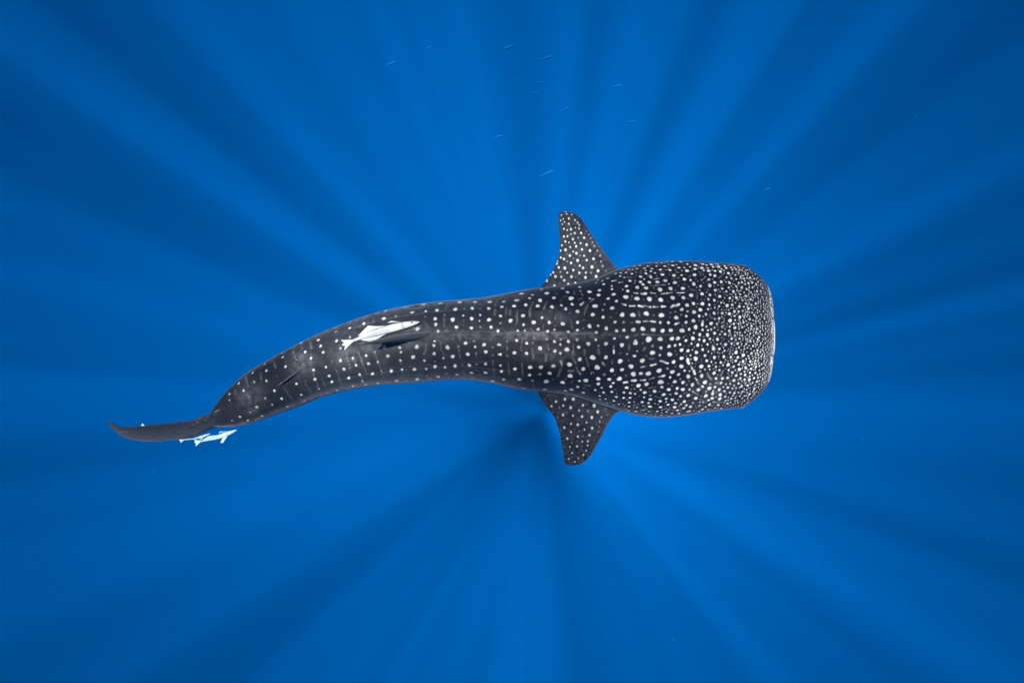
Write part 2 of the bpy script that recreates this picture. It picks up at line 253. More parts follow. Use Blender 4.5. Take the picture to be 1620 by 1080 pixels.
"""450 300 450 400 14f;455 400 455 420 14f;620 660 640 770 14m;815 700 818 755 20m;410 650 450 740 10f;405 580 410 640 10f;245 590 245 670 10f;245 670 225 705 12f;225 345 265 420 10f;470 210 480 180 14f;480 165 545 115 12f;690 150 725 105 10f;865 140 870 160 14f;1035 170 1055 100 10f;1030 200 1022 280 14f;665 910 700 980 12f;1010 890 1025 980 12f;860 950 880 990 10f;1008 790 1008 850 14f;660 830 660 860 14f;620 480 635 570 14f"""),
(490, 480, 7.2, """95 413 18;125 483 20;150 556 18;300 321 17;308 424 20;453 277 16;613 224 21;843 167 25;980 142 16m;610 325 18;457 382 13;348 510 14;348 650 19;245 550 11f;255 660 12f;15 622 18;42 755 18;60 860 20;105 970 14;130 1047 17;182 724 16;220 825 20;253 890 18;313 990 21;392 745 21;442 853 22;490 943 20;527 702 19;490 622 16;568 808 17;600 885 13;638 928 20;642 592 17;670 685 21;714 802 22;778 908 22;775 665 15;813 765 10;742 550 16m;890 596 21;928 767 24;985 882 28;1038 553 16;1035 648 16;1050 750 16;1025 502 18;850 495 24;868 82 28;648 145 20m;465 208 18m;295 273 18m;80 358 26m;465 480 10m;730 208 12f;675 210 7f;15 580 8f""",
"""410 560 460 740 16f;555 545 610 700 18f;610 700 650 800 10f;300 745 370 930 12f;495 640 520 680 12f;740 560 790 700 12f;800 720 845 850 10f;580 820 610 900 12f;725 150 732 200 12f;10 450 20 520 20f;40 780 45 830 12f;75 880 95 960 8f;1038 660 1042 700 10f;1055 770 1070 830 10f;860 870 900 910 12f;140 840 180 960 8f"""),
(350, 530, 7.2, """495 327 17;512 405 18;514 520 17;357 430 15;200 548 18;255 630 18;95 670 15;93 740 11;378 532 15;363 655 9f;605 633 18;500 718 14;688 722 18;580 793 14;755 815 18;623 860 12f;407 817 20;467 920 18;305 970 17;213 928 14;122 973 9;330 878 8;732 357 16;702 250 15;695 200 20m;633 465 10f;955 190 20;1023 262 16;857 280 10m;908 88 22;1050 395 16;1067 502 20;857 553 16;910 680 16;952 745 18;745 545 10f;960 520 10f;1023 222 8f""",
"""280 470 310 600 20f;590 290 620 370 16f;450 430 455 500 16f;820 170 850 270 12f;910 120 925 160 14f;1010 80 1040 150 14f;710 590 820 740 8f;960 540 1030 660 8f;160 620 170 680 14f;290 680 320 710 24f"""),
]
FIN_UP = (850, 320, 7.714, """295 155 10;358 143 12;345 118 8;420 150 10;316 205 10;385 198 18;332 240 12;285 222 12;460 217 15;492 248 16;385 263 17;444 268 10f;405 292 9f;305 268 12;512 277 14;325 325 16;411 328 20;465 310 12;510 320 16;366 340 14;457 376 17;411 388 11;535 375 20;578 383 10f;325 418 18;368 415 16;434 450 20;498 433 18m;572 433 20;600 355 12m;580 320 9f;565 293 8f;627 395 12m;652 437 14m;343 478 18;387 490 13;457 495 15;475 537 20;528 500 15;602 517 22;617 465 10f;673 488 16m;697 533 17m;345 580 24;403 547 14;546 575 18;643 590 24;733 590 18m;300 525 16;438 602 14;478 622 22;398 650 20;362 630 11f;522 650 13m;571 653 16;712 630 10f;767 650 18m;325 692 20;444 682 13m;492 710 25;550 713 11f;603 705 19;686 690 22;778 722 18m;712 738 13f;287 675 16;363 720 13m;413 740 20;518 773 18;558 800 22;668 788 28;635 745 9f;797 778 20m;458 765 8f;336 803 26;262 795 20;240 750 14;440 827 20;282 850 15m;366 858 17;513 860 20;593 858 17;655 860 16m;742 835 25;838 840 22f;222 905 24;293 910 17;417 908 24;470 915 12f;515 935 12f;588 917 24;718 905 26;330 952 22;275 988 12f;115 955 24;210 1018 24;378 998 22;465 985 22;160 880 18;195 855 18;120 1020 14f;215 970 16f;285 590 14;250 720 10""", "")
FIN_LOW = (840, 600, 7.2, """285 252 20;233 303 18;320 322 13m;368 297 18;388 225 22;482 224 25;452 320 23;593 293 20;720 298 28;195 180 17f;760 368 24;850 335 18f;365 403 22;408 376 11m;478 412 17;548 353 15;648 360 18m;582 422 20;693 432 23;803 428 17m;538 447 9f;783 480 17m;456 505 15;533 515 22;634 490 15;578 502 9f;697 553 20;780 537 14f;380 548 20;455 597 16;500 572 12f;548 588 13m;610 570 14;767 595 13m;415 672 20;470 675 12f;533 650 18;590 645 13m;667 633 19;748 650 12f;648 703 16;585 708 14;525 708 11f;465 722 13m;525 762 17;443 767 13;645 750 14;725 692 11f;720 725 9f;580 758 9f;488 802 10f;573 802 11f;630 808 14;470 837 15;540 826 11f;597 858 16;430 903 13;470 885 10f;538 897 13;500 936 12;550 930 8f;595 920 8f;405 835 9f;420 800 9f;435 860 8f;380 770 12f;375 700 12f;345 580 14f;305 430 16f;215 235 14f;255 375 10f;300 375 11f;160 220 12f;410 180 10;660 218 20;540 265 10f;640 290 10f;868 405 13f;690 780 8f;675 830 8f;650 870 8f;440 945 8f;610 830 9f;415 500 12f;360 470 12f;555 860 8f;510 880 8f""",
"""480 172 530 190 14;555 205 610 220 14""")
TAIL_SPOTS = (200, 620, 8.1, """1125 290 9m;1045 318 9m;1010 360 12m;910 385 11m;857 423 9m;758 450 9f;655 485 9f;565 505 8f;488 535 8f;1230 187 9m;1265 155 8m""", "1140 255 1190 215 12m")
# pale mottled lines along the back ridges and the spine: px x1 y1 x2 y2 width strength
RIDGES = """690 525 800 525.5 1.4 .20;800 525.5 880 526 1.8 .26;880 526 945 528 1.5 .22;700 535 850 536 1.4 .12;850 536 905 534.5 1.6 .2;905 534.5 945 533 1.4 .2;640 499.5 702 492 1.4 .2;702 492 740 491 1.1 .14;740 491 880 494 1.0 .08;560 519 640 499.5 1.2 .18;500 532 560 512 1.2 .14;640 581 682 577.4 1.2 .2;682 577.4 790 571 1.1 .14;600 583 640 581 1.1 .16;470 550 500 534 1.4 .2;790 466.5 870 469.5 1.2 .14;640 490 690 483 1.6 .16;560 610 640 594 2.2 .14;540 613 600 603 2.4 .16;640 594 700 590 2.2 .12"""
GILLS = """954 596 958 620;958 620 966 640;976 602 978 622;978 622 983 640;1001 616 1004 634;1004 634 1011 648;936 588 940 606;940 606 950 626;920 596 922 610;922 610 930 622;1001 436 1003 446;1003 446 1000 458;985 440 987 452;966 446 966 458"""
# ------------------------------------------------------------------ the whale shark
# silhouette of the body seen from above, snout to tail: (edge on one side x, y, edge on the other side x, y)
STATIONS = [
(1221.0,532,1221.0,536),(1220.9,520,1220.9,550),(1220.6,505,1220.6,564),(1220.2,490,1220.2,577),(1219.4,474,1219.2,588),(1218.4,463.6,1217.5,597),
(1212,449.7,1212,609),(1199.4,435.8,1202,621.7),(1186,425.5,1187,635.5),(1176,419,1172,645.5),(1158,417.5,1158,645.6),(1127,415,1127,649),
(1090,412.7,1092,654.6),(1058,413,1062,658.6),(1029,415,1035,659.4),(1009,418.5,1012,657),(990,422.6,992,652.5),(976,425.6,978,649.5),
(960,433,962,643),(940,441.5,942,637.5),(915,448,918,629),(885,453,888,622),(855,455.5,850,618.5),(830,458.5,818,614.5),(790,466.5,790,607.5),(765,471.2,766,603.2),(748,472.7,747,600),
(723,474.6,727,600),(700,476.3,709,600.6),(668,480,680,602.6),(640,484.9,655,604.6),(608,491,626,606.8),(580,499.4,600,608.6),(556.7,507.8,578,611.8),(531.7,516.8,556,615.3),
(504,528.6,533,621.3),(475,542.5,507,628),(447,557,486,637.5),(419.4,572.4,461,647.4),(398.6,584,438,655),(378,600.8,415,663.5),
(364,614.7,393,670.5),(353,627.5,374,674),(346,638,357,674.8),(342,645,346,674),(334,654,335,673),(326,662,327,672)]
HEIGHTS = [(1221,.03),(1220.3,.06),(1218,.095),(1212,.14),(1200,.20),(1176,.28),(1150,.34),(1090,.44),(1030,.52),(950,.56),(850,.57),(760,.53),(700,.49),(620,.43),(540,.37),(470,.31),(420,.26),(380,.205),(355,.16),(338,.11),(326,.06)]

def smooth(a, n):
    if n < 1: return a
    k = np.hanning(2 * n + 3)[1:-1]; k /= k.sum()
    p = np.concatenate([2 * a[0] - a[n:0:-1], a, 2 * a[-1] - a[-2:-n - 2:-1]])
    return np.convolve(p, k, 'valid')

def sstep(e0, e1, x):
    t = np.clip((x - e0) / (e1 - e0), 0, 1)
    return t * t * (3 - 2 * t)

def parse(s):
    out = []
    for r in s.split(';'):
        if not r.strip(): continue
        p = r.split(); amp = 1.0
        if p[-1][-1] in 'fm':
            amp = 0.37 if p[-1][-1] == 'f' else 0.6
            p[-1] = p[-1][:-1]
        out.append([float(v) for v in p] + [amp])
    return out

def blade(L, T, thick, ns, nc, tip=1.0, nu=None, le=0.5):
    """a fin: leading edge L and trailing edge T (3D), with a rounded section; returns grid (ns, nc_total, 3), top flags"""
    L = np.array(L, float); T = np.array(T, float)
    def res(P):
        d = np.concatenate([[0], np.cumsum(np.linalg.norm(np.diff(P, axis=0), axis=1))]); d /= d[-1]
        t = np.linspace(0, 1, ns)
        return np.stack([smooth(np.interp(t, d, P[:, k]), max(2, ns // 60)) for k in range(3)], -1)
    Ls, Ts = res(L), res(T)
    q = np.linspace(0, 60, ns)          # a worn, slightly nicked trailing edge
    wear = 0.5 * np.sin(q * 1.3) + 0.5 * np.sin(q * 2.9 + 1) + 0.6 * np.clip(np.sin(q * 0.9 + 2) * np.sin(q * 4.1), 0.35, 1)
    Ts = Ts + (Ls - Ts) / (np.linalg.norm(Ls - Ts, axis=1, keepdims=True) + 1e-9) * (0.0035 * wear * np.sin(np.linspace(0, np.pi, ns)))[:, None]
    nu = nu or max(10, nc // 4)
    ct = 0.5 - 0.5 * np.cos(np.linspace(0, np.pi, nc)) * 1.0
    ct = 0.35 * ct + 0.65 * np.linspace(0, 1, nc)
    cb = np.linspace(1, 0, nu + 2)[1:-1]
    c = np.concatenate([ct, cb]); side = np.concatenate([np.ones(nc), -np.ones(nu)])
    side[0] = side[nc - 1] = 0
    prof = np.sqrt(np.clip(c, 0, 1)) * (1 - c) ** 0.8 / 0.42
    chord = Ts - Ls
    span = np.gradient(0.5 * (Ls + Ts), axis=0)
    n = np.cross(chord, span); n /= np.linalg.norm(n, axis=1, keepdims=True) + 1e-12
    m = np.nanmean(n[ns // 4:3 * ns // 4], axis=0); m /= np.linalg.norm(m)
    if m[2] < 0: m = -m
    n = 0.7 * m + 0.3 * n * np.sign((n * m).sum(1, keepdims=True)); n /= np.linalg.norm(n, axis=1, keepdims=True)
    v = np.linspace(0, 1, ns)
    th = thick * (1 - tip * v ** 1.5) * np.minimum(1, np.linalg.norm(chord, axis=1) / np.linalg.norm(chord, axis=1).max() * 3)
    P = Ls[:, None] + chord[:, None] * c[None, :, None] + n[:, None] * (0.5 * th[:, None] * prof[None] * side[None])[..., None]
    return P, np.concatenate([np.ones(nc, bool), np.zeros(nu, bool)])

def pxl(pts):
    out = []
    for (x, y, z) in pts:
        X, Y = world_xy(x, y, -z); out.append((X, Y, z))
    return out

def build_shark():
    rng = np.random.default_rng(11)
    st = np.array(STATIONS)
    cen = 0.5 * (st[:, :2] + st[:, 2:])
    d = np.concatenate([[0], np.cumsum(np.hypot(*np.diff(cen, axis=0).T))])
    hw = 0.5 * np.hypot(*(st[:, :2] - st[:, 2:]).T)
    # rows: along the centre line, plus the front face of the snout
    NR = 1300
    dd = d + 0.6 * np.abs(np.concatenate([[0], np.cumsum(np.abs(np.diff(hw)))])) * (st[:, 0] > 1190)
    t = np.linspace(0, 1, NR) * d[-1]
    w_front = np.concatenate([[0], np.cumsum(np.hypot(np.hypot(*np.diff(cen, axis=0).T), np.where(st[1:, 0] > 1185, np.diff(hw), 0)))])
    t = np.linspace(0, w_front[-1], NR)
    R = np.stack([np.interp(t, w_front, st[:, k]) for k in range(4)], -1)
    R = np.stack([smooth(R[:, k], 9) for k in range(4)], -1)
    far = sstep(70, 140, np.arange(NR) * w_front[-1] / NR)[:, None]
    R2 = np.stack([smooth(R[:, k], 26) for k in range(4)], -1)
    R = R * (1 - far) + R2 * far
    C = 0.5 * (R[:, :2] + R[:, 2:]); H = 0.5 * (R[:, :2] - R[:, 2:])
    hx = np.array(sorted(HEIGHTS)); ht = smooth(np.interp(C[:, 0], hx[:, 0], hx[:, 1]), 12)
    ht[:14] *= np.linspace(0.3, 1, 14)
    S = w_front[-1] * np.arange(NR) / NR / F * DEPTH
    NT, NB = 560, 64
    th = np.concatenate([np.radians(np.linspace(-12, 192, NT)), np.radians(np.linspace(192, 348, NB + 2)[1:-1])])
    NCOL = len(th)
    cx, sx = np.cos(th), np.sin(th)
    e = 2 / 2.25
    lat = np.sign(cx) * np.abs(cx) ** e
    up = np.sign(sx) * np.abs(sx) ** e
    zz = ht[:, None] * np.where(up > 0, up, up * 0.95)[None]
    # long ridges along the back and the flanks, and a low spine
    env = (sstep(440, 560, C[:, 0]) * (1 - sstep(800, 900, C[:, 0])))[:, None]
    top = (up > 0)[None]
    for f, a in ((0.74, 0.016), (-0.66, 0.016), (0.95, 0.008), (-0.93, 0.010)):
        zz = zz + env * top * a * np.exp(-((lat[None] - f) / 0.035) ** 2)
    env2 = (sstep(520, 680, C[:, 0]) * (1 - sstep(930, 1000, C[:, 0])))[:, None]
    zz = zz + env2 * top * 0.014 * np.exp(-((lat[None] - 0.1) / 0.06) ** 2)
    px = C[:, None, 0] + H[:, None, 0] * lat[None]
    py = C[:, None, 1] + H[:, None, 1] * lat[None]
    X, Y = world_xy(px, py, DEPTH)
    body = np.stack([X, Y, -DEPTH + zz], -1)
    A = np.concatenate([np.zeros((NR, 1)), np.cumsum(np.linalg.norm(np.diff(body, axis=1), axis=2), axis=1)], 1)
    A = A - A[:, NT // 2][:, None]
    PX, PY = to_px(body)
    # ---- markings, drawn in surface metres (s along the body, a across it)
    mark = np.zeros((NR, NCOL)); dark = np.zeros((NR, NCOL))
    sub = 4; bx, by = PX[::sub, :NT:sub], PY[::sub, :NT:sub]
    bup = up[:NT:sub] > -0.02
    row_s = np.gradient(S).mean()
    def locate(x, y):
        dist = (bx - x) ** 2 + (by - y) ** 2 + np.where(bup[None], 0, 1e6)
        i, j = np.unravel_index(np.argmin(dist), dist.shape)
        i, j = i * sub, j * sub
        i0, i1, j0, j1 = max(0, i - 5), min(NR, i + 6), max(0, j - 5), min(NT, j + 6)
        q = (PX[i0:i1, j0:j1] - x) ** 2 + (PY[i0:i1, j0:j1] - y) ** 2
        a, b = np.unravel_index(np.argmin(q), q.shape)
        return i0 + a, j0 + b
    unit = (DEPTH - 0.4) / F
    def draw_spot(i, j, r, amp, asp=1.0, buf=None, soft=0.22):
        buf = mark if buf is None else buf
        s0, a0 = S[i], A[i, j]
        n = int(r * 1.9 / row_s) + 2
        i0, i1 = max(0, i - n), min(NR, i + n + 1)
        ds = (S[i0:i1] - s0)[:, None]; da = (A[i0:i1] - a0)
        jj = np.where(np.abs(da).min(0) < r * 1.9)[0]
        if not len(jj): return
        j0, j1 = jj[0], jj[-1] + 1; da = da[:, j0:j1] / asp
        ang = np.arctan2(da, ds); k1, k2 = rng.uniform(0, 6.28, 2)
        rr = r * (1 + 0.09 * np.sin(2 * ang + k1) + 0.06 * np.sin(3 * ang + k2))
        q = np.hypot(ds, da)
        m = amp * (1 - sstep(rr * (1 - soft), rr * (1 + soft) + 0.003, q))
        buf[i0:i1, j0:j1] = np.maximum(buf[i0:i1, j0:j1], m)
    def draw_stroke(p, q, wd, amp, buf=None, soft=0.3, ragged=0.25):
        buf = mark if buf is None else buf
        (i, j), (k, l) = p, q
        s0, a0, s1, a1 = S[i], A[i, j], S[k], A[k, l]
        n = int(wd * 2 / row_s) + 2
        i0, i1 = max(0, min(i, k) - n), min(NR, max(i, k) + n + 1)
        s = S[i0:i1][:, None]; a = A[i0:i1]
        dx, dy = s1 - s0, a1 - a0; L2 = dx * dx + dy * dy + 1e-9
        u = np.clip(((s - s0) * dx + (a - a0) * dy) / L2, 0, 1)
        k1, k2, k3, k4 = rng.uniform(0, 6.28, 4); ln = math.sqrt(L2)
        wob = 0.28 * wd * (np.sin(u * ln / 0.05 + k3) + 0.6 * np.sin(u * ln / 0.022 + k4))
        dist = np.hypot(s - s0 - u * dx + wob * dy / ln, a - a0 - u * dy - wob * dx / ln)
        amp = amp * (0.9 + 0.2 * np.sin(u * ln / 0.03 + k2)) * (0.9 + 0.15 * np.sin(u * ln / 0.013 + k4))
        w = 0.5 * wd * (1 + ragged * np.sin(u * ln / 0.035 + k1) + ragged * 0.6 * np.sin(u * ln / 0.017 + k2))
        m = amp * (1 - sstep(w * (1 - soft), w * (1 + soft) + 0.003, dist))
        buf[i0:i1] = np.maximum(buf[i0:i1], m)
    placed = []
    for (x0, y0, sc, spots, strokes) in MARKS:
        for (x, y, r, amp) in parse(spots):
            x, y, r = x0 + x / sc, y0 + y / sc, r / sc
            i, j = locate(x, y)
            asp = 0.86 if 960 < x < 1085 else 1.0
            draw_spot(i, j, r * unit * 0.84, amp * (rng.uniform(0.8, 1.0) if r > 2.2 else rng.uniform(0.7, 1.0)), asp, soft=0.25)
            placed.append((x, y, r))
        for (xa, ya, xb, yb, wd, amp) in parse(strokes):
            xa, ya, xb, yb, wd = x0 + xa / sc, y0 + ya / sc, x0 + xb / sc, y0 + yb / sc, wd / sc
            if amp > 0.5: xa, xb, ya, yb = xa + 0.1 * (xb - xa), xb - 0.1 * (xb - xa), ya + 0.1 * (yb - ya), yb - 0.1 * (yb - ya)
            if amp > 0.5: draw_stroke(locate(xa, ya), locate(xb, yb), wd * unit * 0.85, amp, soft=0.5, ragged=0.35)
            else:            # faint bars: a smudge with a few denser dots in it
                draw_stroke(locate(xa, ya), locate(xb, yb), wd * unit * 1.0, amp * 0.72, soft=0.9, ragged=0.4)
                for u in np.arange(rng.uniform(0, 0.3), 1, max(0.2, 3.4 / max(3.4, math.hypot(xb - xa, yb - ya)))):
                    i, j = locate(xa + (xb - xa) * u, ya + (yb - ya) * u)
                    draw_spot(i, j, wd * unit * rng.uniform(0.38, 0.6), amp * rng.uniform(0.9, 1.35), soft=0.5)
            for u in np.linspace(0, 1, 5): placed.append((xa + (xb - xa) * u, ya + (yb - ya) * u, wd / 2))
    # the small spots between: dense towards the snout
    pl = np.array(placed)
    edge = np.array(STATIONS); o = np.argsort(edge[:, 0])
    for q in range(12000):
        x = rng.uniform(985, 1222)
        yt = np.interp(x, edge[o, 0], edge[o, 1]); yb = np.interp(x, edge[o, 0], edge[o, 3])
        y = rng.uniform(yt + 1, yb - 1)
        fr = sstep(1090, 1200, x); lat_ = abs((y - yt) / (yb - yt) * 2 - 1)
        r = rng.uniform(0.62, 1.1) + 0.2 * fr * rng.random()
        gap = 2.6 - 2.0 * max(fr, sstep(0.75, 0.95, lat_))
        if 960 < x < 1080 and lat_ < 0.55: gap += 2.4
        near = (pl[:, 0] - x) ** 2 + (pl[:, 1] - y) ** 2
        if (near < (pl[:, 2] + r + gap) ** 2).any(): continue
        i, j = locate(x, y)
        draw_spot(i, j, r * unit, (rng.uniform(0.45, 0.9) if rng.random() < 0.7 else 0.3) * (1 - fr) + rng.uniform(0.75, 1.0) * fr)
        pl = np.vstack([pl, (x, y, r)])
    # the close-set spots that wrap over the lip
    nf = int(np.argmax(C[:, 0] < 1210))
    for q in range(1500):
        i = int(nf * rng.random() ** 0.8); j = rng.integers(0, NT)
        if mark[i, j] > 0.25: continue
        draw_spot(i, j, rng.uniform(0.007, 0.012), rng.uniform(0.7, 1.0))
    # spots lower on the flanks, out of the photograph's sight
    for q in range(900):
        i = rng.integers(20, NR - 60); j = rng.choice([rng.integers(0, 34), rng.integers(NT - 34, NT)])
        head = C[i, 0] > 960
        draw_spot(i, j, rng.uniform(0.010, 0.02) * (1 if head else 1.2), 0.9)
    for r in RIDGES.split(';'):
        xa, ya, xb, yb, wd, amp = [float(v) for v in r.split()]
        p, q = locate(xa, ya), locate(xb, yb)
        i0, i1 = min(p[0], q[0]), max(p[0], q[0]) + 1
        tmp = np.zeros_like(mark); draw_stroke(p, q, wd * unit * 1.3, amp, tmp, soft=0.8, ragged=0.4)
        brk = 0.55 + 0.45 * np.sin(S * 23 + 2 * np.sin(S * 9.0))
        mark = np.maximum(mark, tmp * (0.6 + 0.4 * brk[:, None]))
    for r in GILLS.split(';'):
        xa, ya, xb, yb = [float(v) for v in r.split()]
        draw_stroke(locate(xa, ya), locate(xb, yb), 1.5 * unit, 0.95, dark, soft=0.6, ragged=0.1)
    body[..., 2] -= 0.02 * dark
    mark = mark * (1 - 0.8 * dark)
    belly = np.repeat(sstep(0.30, 0.62, -up)[None], NR, 0)
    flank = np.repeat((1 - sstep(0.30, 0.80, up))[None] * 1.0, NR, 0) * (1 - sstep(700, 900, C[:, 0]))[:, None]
    spine = np.zeros_like(mark)
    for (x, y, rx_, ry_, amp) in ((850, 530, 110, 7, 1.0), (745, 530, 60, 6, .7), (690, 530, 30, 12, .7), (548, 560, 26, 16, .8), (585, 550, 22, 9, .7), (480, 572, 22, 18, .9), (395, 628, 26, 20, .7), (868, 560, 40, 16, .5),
                                  (880, 500, 30, 14, .5), (560, 535, 60, 40, .3), (400, 648, 16, 8, .6), (640, 545, 30, 6, .8), (655, 520, 22, 7, .8), (1130, 620, 40, 26, .35)):  # last blob: brighter light on the head's lower right, painted as pale skin
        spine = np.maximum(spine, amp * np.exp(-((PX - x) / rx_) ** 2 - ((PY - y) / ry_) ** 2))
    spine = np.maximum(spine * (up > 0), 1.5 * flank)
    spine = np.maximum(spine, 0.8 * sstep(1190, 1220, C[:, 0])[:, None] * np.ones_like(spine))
    tone = np.repeat(((1 - sstep(660, 900, C[:, 0])) * (0.5 + 0.5 * sstep(450, 560, C[:, 0])) + 0.3 * sstep(1150, 1220, C[:, 0]))[:, None], NCOL, 1)

    V, FC, AT = [], [], {'mark': [], 'belly': [], 'dark': [], 'tone': [], 'pale': []}
    nv = 0
    def add(P, faces, mk, be, dk, tn, pa=0.25):
        nonlocal nv
        V.append(P.reshape(-1, 3)); FC.append(faces + nv)
        k = P.size // 3
        for key, val in (('mark', mk), ('belly', be), ('dark', dk), ('tone', tn), ('pale', pa)):
            AT[key].append(np.broadcast_to(np.asarray(val, float), P.shape[:-1]).reshape(-1))
        nv += k
    fc = grid_faces(NR, NCOL, wrap=True)
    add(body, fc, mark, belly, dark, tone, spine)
    # close the two ends of the body
    for row, flip in ((0, False), (NR - 1, True)):
        base = row * NCOL
        c0 = body[row].mean(0)
        j = np.arange(NCOL); j2 = (j + 1) % NCOL
        a, b = (j2, j) if not flip else (j, j2)
        f = np.stack([base + a, base + b, np.full(NCOL, nv), np.full(NCOL, nv)], -1)
        V.append(c0[None]); FC.append(f)
        for key, val in (('mark', 0.3), ('belly', 0), ('dark', 0), ('tone', 0.5), ('pale', 0)): AT[key].append(np.array([val]))
        nv += 1

    def close_fin(P, topflag, mk, be, tn, dk=0.0):
        ns, nc = P.shape[:2]
        add(P, grid_faces(ns, nc, wrap=True), mk, be, dk, tn)

    def fin_marks(P, data, ncut):
        fx, fy = to_px(P)
        m = np.zeros(P.shape[:2])
        x0, y0, sc, spots, strokes = data
        tops = np.zeros(P.shape[1], bool); tops[:ncut] = True
        for (x, y, r, amp) in parse(spots):
            x, y, r = x0 + x / sc, y0 + y / sc, r / sc
            ux, uy = rng.uniform(0.85, 1.1), rng.uniform(0.95, 1.2)
            q = np.hypot((fx - x) / (0.84 if r > 1.5 else 0.95), fy - y)
            v = amp * (1 - sstep(r * 0.58, r * 0.98 + 0.2, q)); v[:, ~tops] = 0
            m = np.maximum(m, v)
        for (xa, ya, xb, yb, wd, amp) in parse(strokes):
            xa, ya, xb, yb, wd = x0 + xa / sc, y0 + ya / sc, x0 + xb / sc, y0 + yb / sc, wd / sc
            dx, dy = xb - xa, yb - ya
            u = np.clip(((fx - xa) * dx + (fy - ya) * dy) / (dx * dx + dy * dy), 0, 1)
            q = np.hypot(fx - xa - u * dx, fy - ya - u * dy)
            v = amp * (1 - sstep(wd * 0.35, wd * 0.6 + 0.2, q)); v[:, ~tops] = 0
            m = np.maximum(m, v)
        return m

    # pectoral fins
    zu = lambda y: -6.13 - 0.16 * (454 - y) / 120
    Lu = [(990, 455, -6.10), (984, 438, -6.10)] + [(x, y, zu(y)) for x, y in ((976.4, 424.4), (966.7, 413.3), (957.6, 401.7), (946, 386), (935.6, 370.6), (926.5, 356.3), (918.7, 344.8), (911, 338.4), (901.9, 335.4), (894, 334.2), (889, 334))]
    Tu = [(845, 490, -6.14), (848, 470, -6.14)] + [(x, y, zu(y)) for x, y in ((855, 454.5), (866.9, 439.8), (876, 425), (881, 413.3), (884.4, 400.4), (885.7, 388.7), (885.7, 374.4), (883.9, 358.9), (883.3, 345), (884, 337.5), (886, 335), (889, 334))]
    P, tf = blade(pxl(Lu), pxl(Tu), 0.10, 260, 190, tip=0.75)
    mk = fin_marks(P, FIN_UP, 190)
    v = np.linspace(0, 1, 260)[:, None]; c = np.concatenate([np.linspace(0, 1, 190), np.ones(P.shape[1] - 190) * 0.5])[None]
    le = (1 - sstep(0.0, 0.09, c)) * tf[None]
    close_fin(P, tf, np.maximum(mk, 0.20 * le * (0.5 + 0.5 * v)), np.broadcast_to(~tf[None] * 0.9, mk.shape), 0.55)
    zl = lambda y: -6.16 - 0.36 * (y - 620) / 116
    Ll = [(990, 625, -6.12), (986, 638, -6.13)] + [(x, y, zl(y)) for x, y in ((980, 650), (973.3, 654.5), (966.4, 662), (959.4, 675), (952.5, 688.9), (944, 702.8), (935.8, 718), (927.5, 727.8), (917.8, 734.2), (909, 735.8), (899, 735.8))]
    Tl = [(838, 588, -6.16), (843, 605, -6.16)] + [(x, y, zl(y)) for x, y in ((849.7, 618), (853.9, 627.8), (862, 640), (870.6, 650.5), (877.5, 661), (881.7, 672), (885, 683.3), (888, 700), (890.7, 715), (892.6, 727), (894, 733.5), (899, 735.8))]
    P, tf = blade(pxl(Ll), pxl(Tl), 0.10, 260, 190, tip=0.75)
    mk = fin_marks(P, FIN_LOW, 190)
    close_fin(P, tf, np.maximum(mk, 0.16 * le * (0.5 + 0.5 * v)) * 0.85, np.broadcast_to(~tf[None] * 0.9, mk.shape), 0.1, 0.0)  # darker skin and duller marks paint in shade on this turned-down fin
    # first and second dorsal fin
    P, tf = blade(pxl([(700, 526, -5.66), (676, 528, -5.47), (645, 531, -5.30), (612, 536, -5.16), (585, 541, -5.08), (566, 543.5, -5.07)]),
                  pxl([(607, 541, -5.72), (604, 541.5, -5.55), (597, 542, -5.40), (588, 543, -5.27), (575, 544, -5.15), (566, 544, -5.08)]), 0.085, 120, 60, tip=0.7, nu=60)
    mk = 0.12 + 0.10 * np.sin(np.linspace(0, 40, P.shape[1]))[None] * np.ones((120, 1))
    fx, fy = to_px(P)
    for (x, y, r) in ((615.7, 530, 2.6), (633, 524.7, 2.2), (601, 545, 1.9), (589, 542.5, 2)):
        mk = np.maximum(mk, 0.9 * (1 - sstep(r * .7, r * 1.2, np.hypot(fx - x, (fy - y) * 1.6))))
    tipm = np.linspace(0, 1, 120)[:, None] > 0.94
    close_fin(P, tf, np.maximum(mk, 0.7 * tipm), 0.0, 0.9)
    P, tf = blade(pxl([(496, 571, -5.74), (478, 583, -5.66), (458, 596, -5.61), (438, 610.5, -5.59)]),
                  pxl([(452, 603, -5.78), (449, 604.5, -5.70), (444, 608, -5.64), (437.5, 611, -5.595)]), 0.035, 80, 40, tip=0.7, nu=40)
    tipm = np.linspace(0, 1, 80)[:, None] > 0.86
    close_fin(P, tf, np.maximum(0.16 * np.ones(P.shape[:2]), 0.75 * tipm), 0.0, 0.9)
    # tail fin: tall upper lobe curving away, short lower lobe
    P, tf = blade(pxl([(392, 628, -5.95), (367, 638.5, -5.84), (343, 649.6, -5.78), (327, 657.7, -5.72), (307.4, 664.4, -5.66), (292.6, 667.5, -5.60), (266.7, 670, -5.50), (224.7, 674.3, -5.36), (200, 676, -5.29), (188, 674.4, -5.24), (178, 668.5, -5.2), (170.5, 661.7, -5.17)]),
                  pxl([(385, 664, -6.05), (362, 672, -6.06), (342, 674.5, -6.05), (329.6, 680.5, -6.03), (311, 688, -5.99), (286.4, 694.7, -5.92), (249.4, 698.2, -5.78), (230.9, 697.9, -5.68), (212, 696, -5.57), (200, 692.8, -5.5), (183, 683, -5.35), (174, 671, -5.22), (170.5, 661.7, -5.17)]), 0.10, 300, 90, tip=0.8, nu=40)
    mk = fin_marks(P, TAIL_SPOTS, 90)
    close_fin(P, tf, mk, 0.0, 0.75)
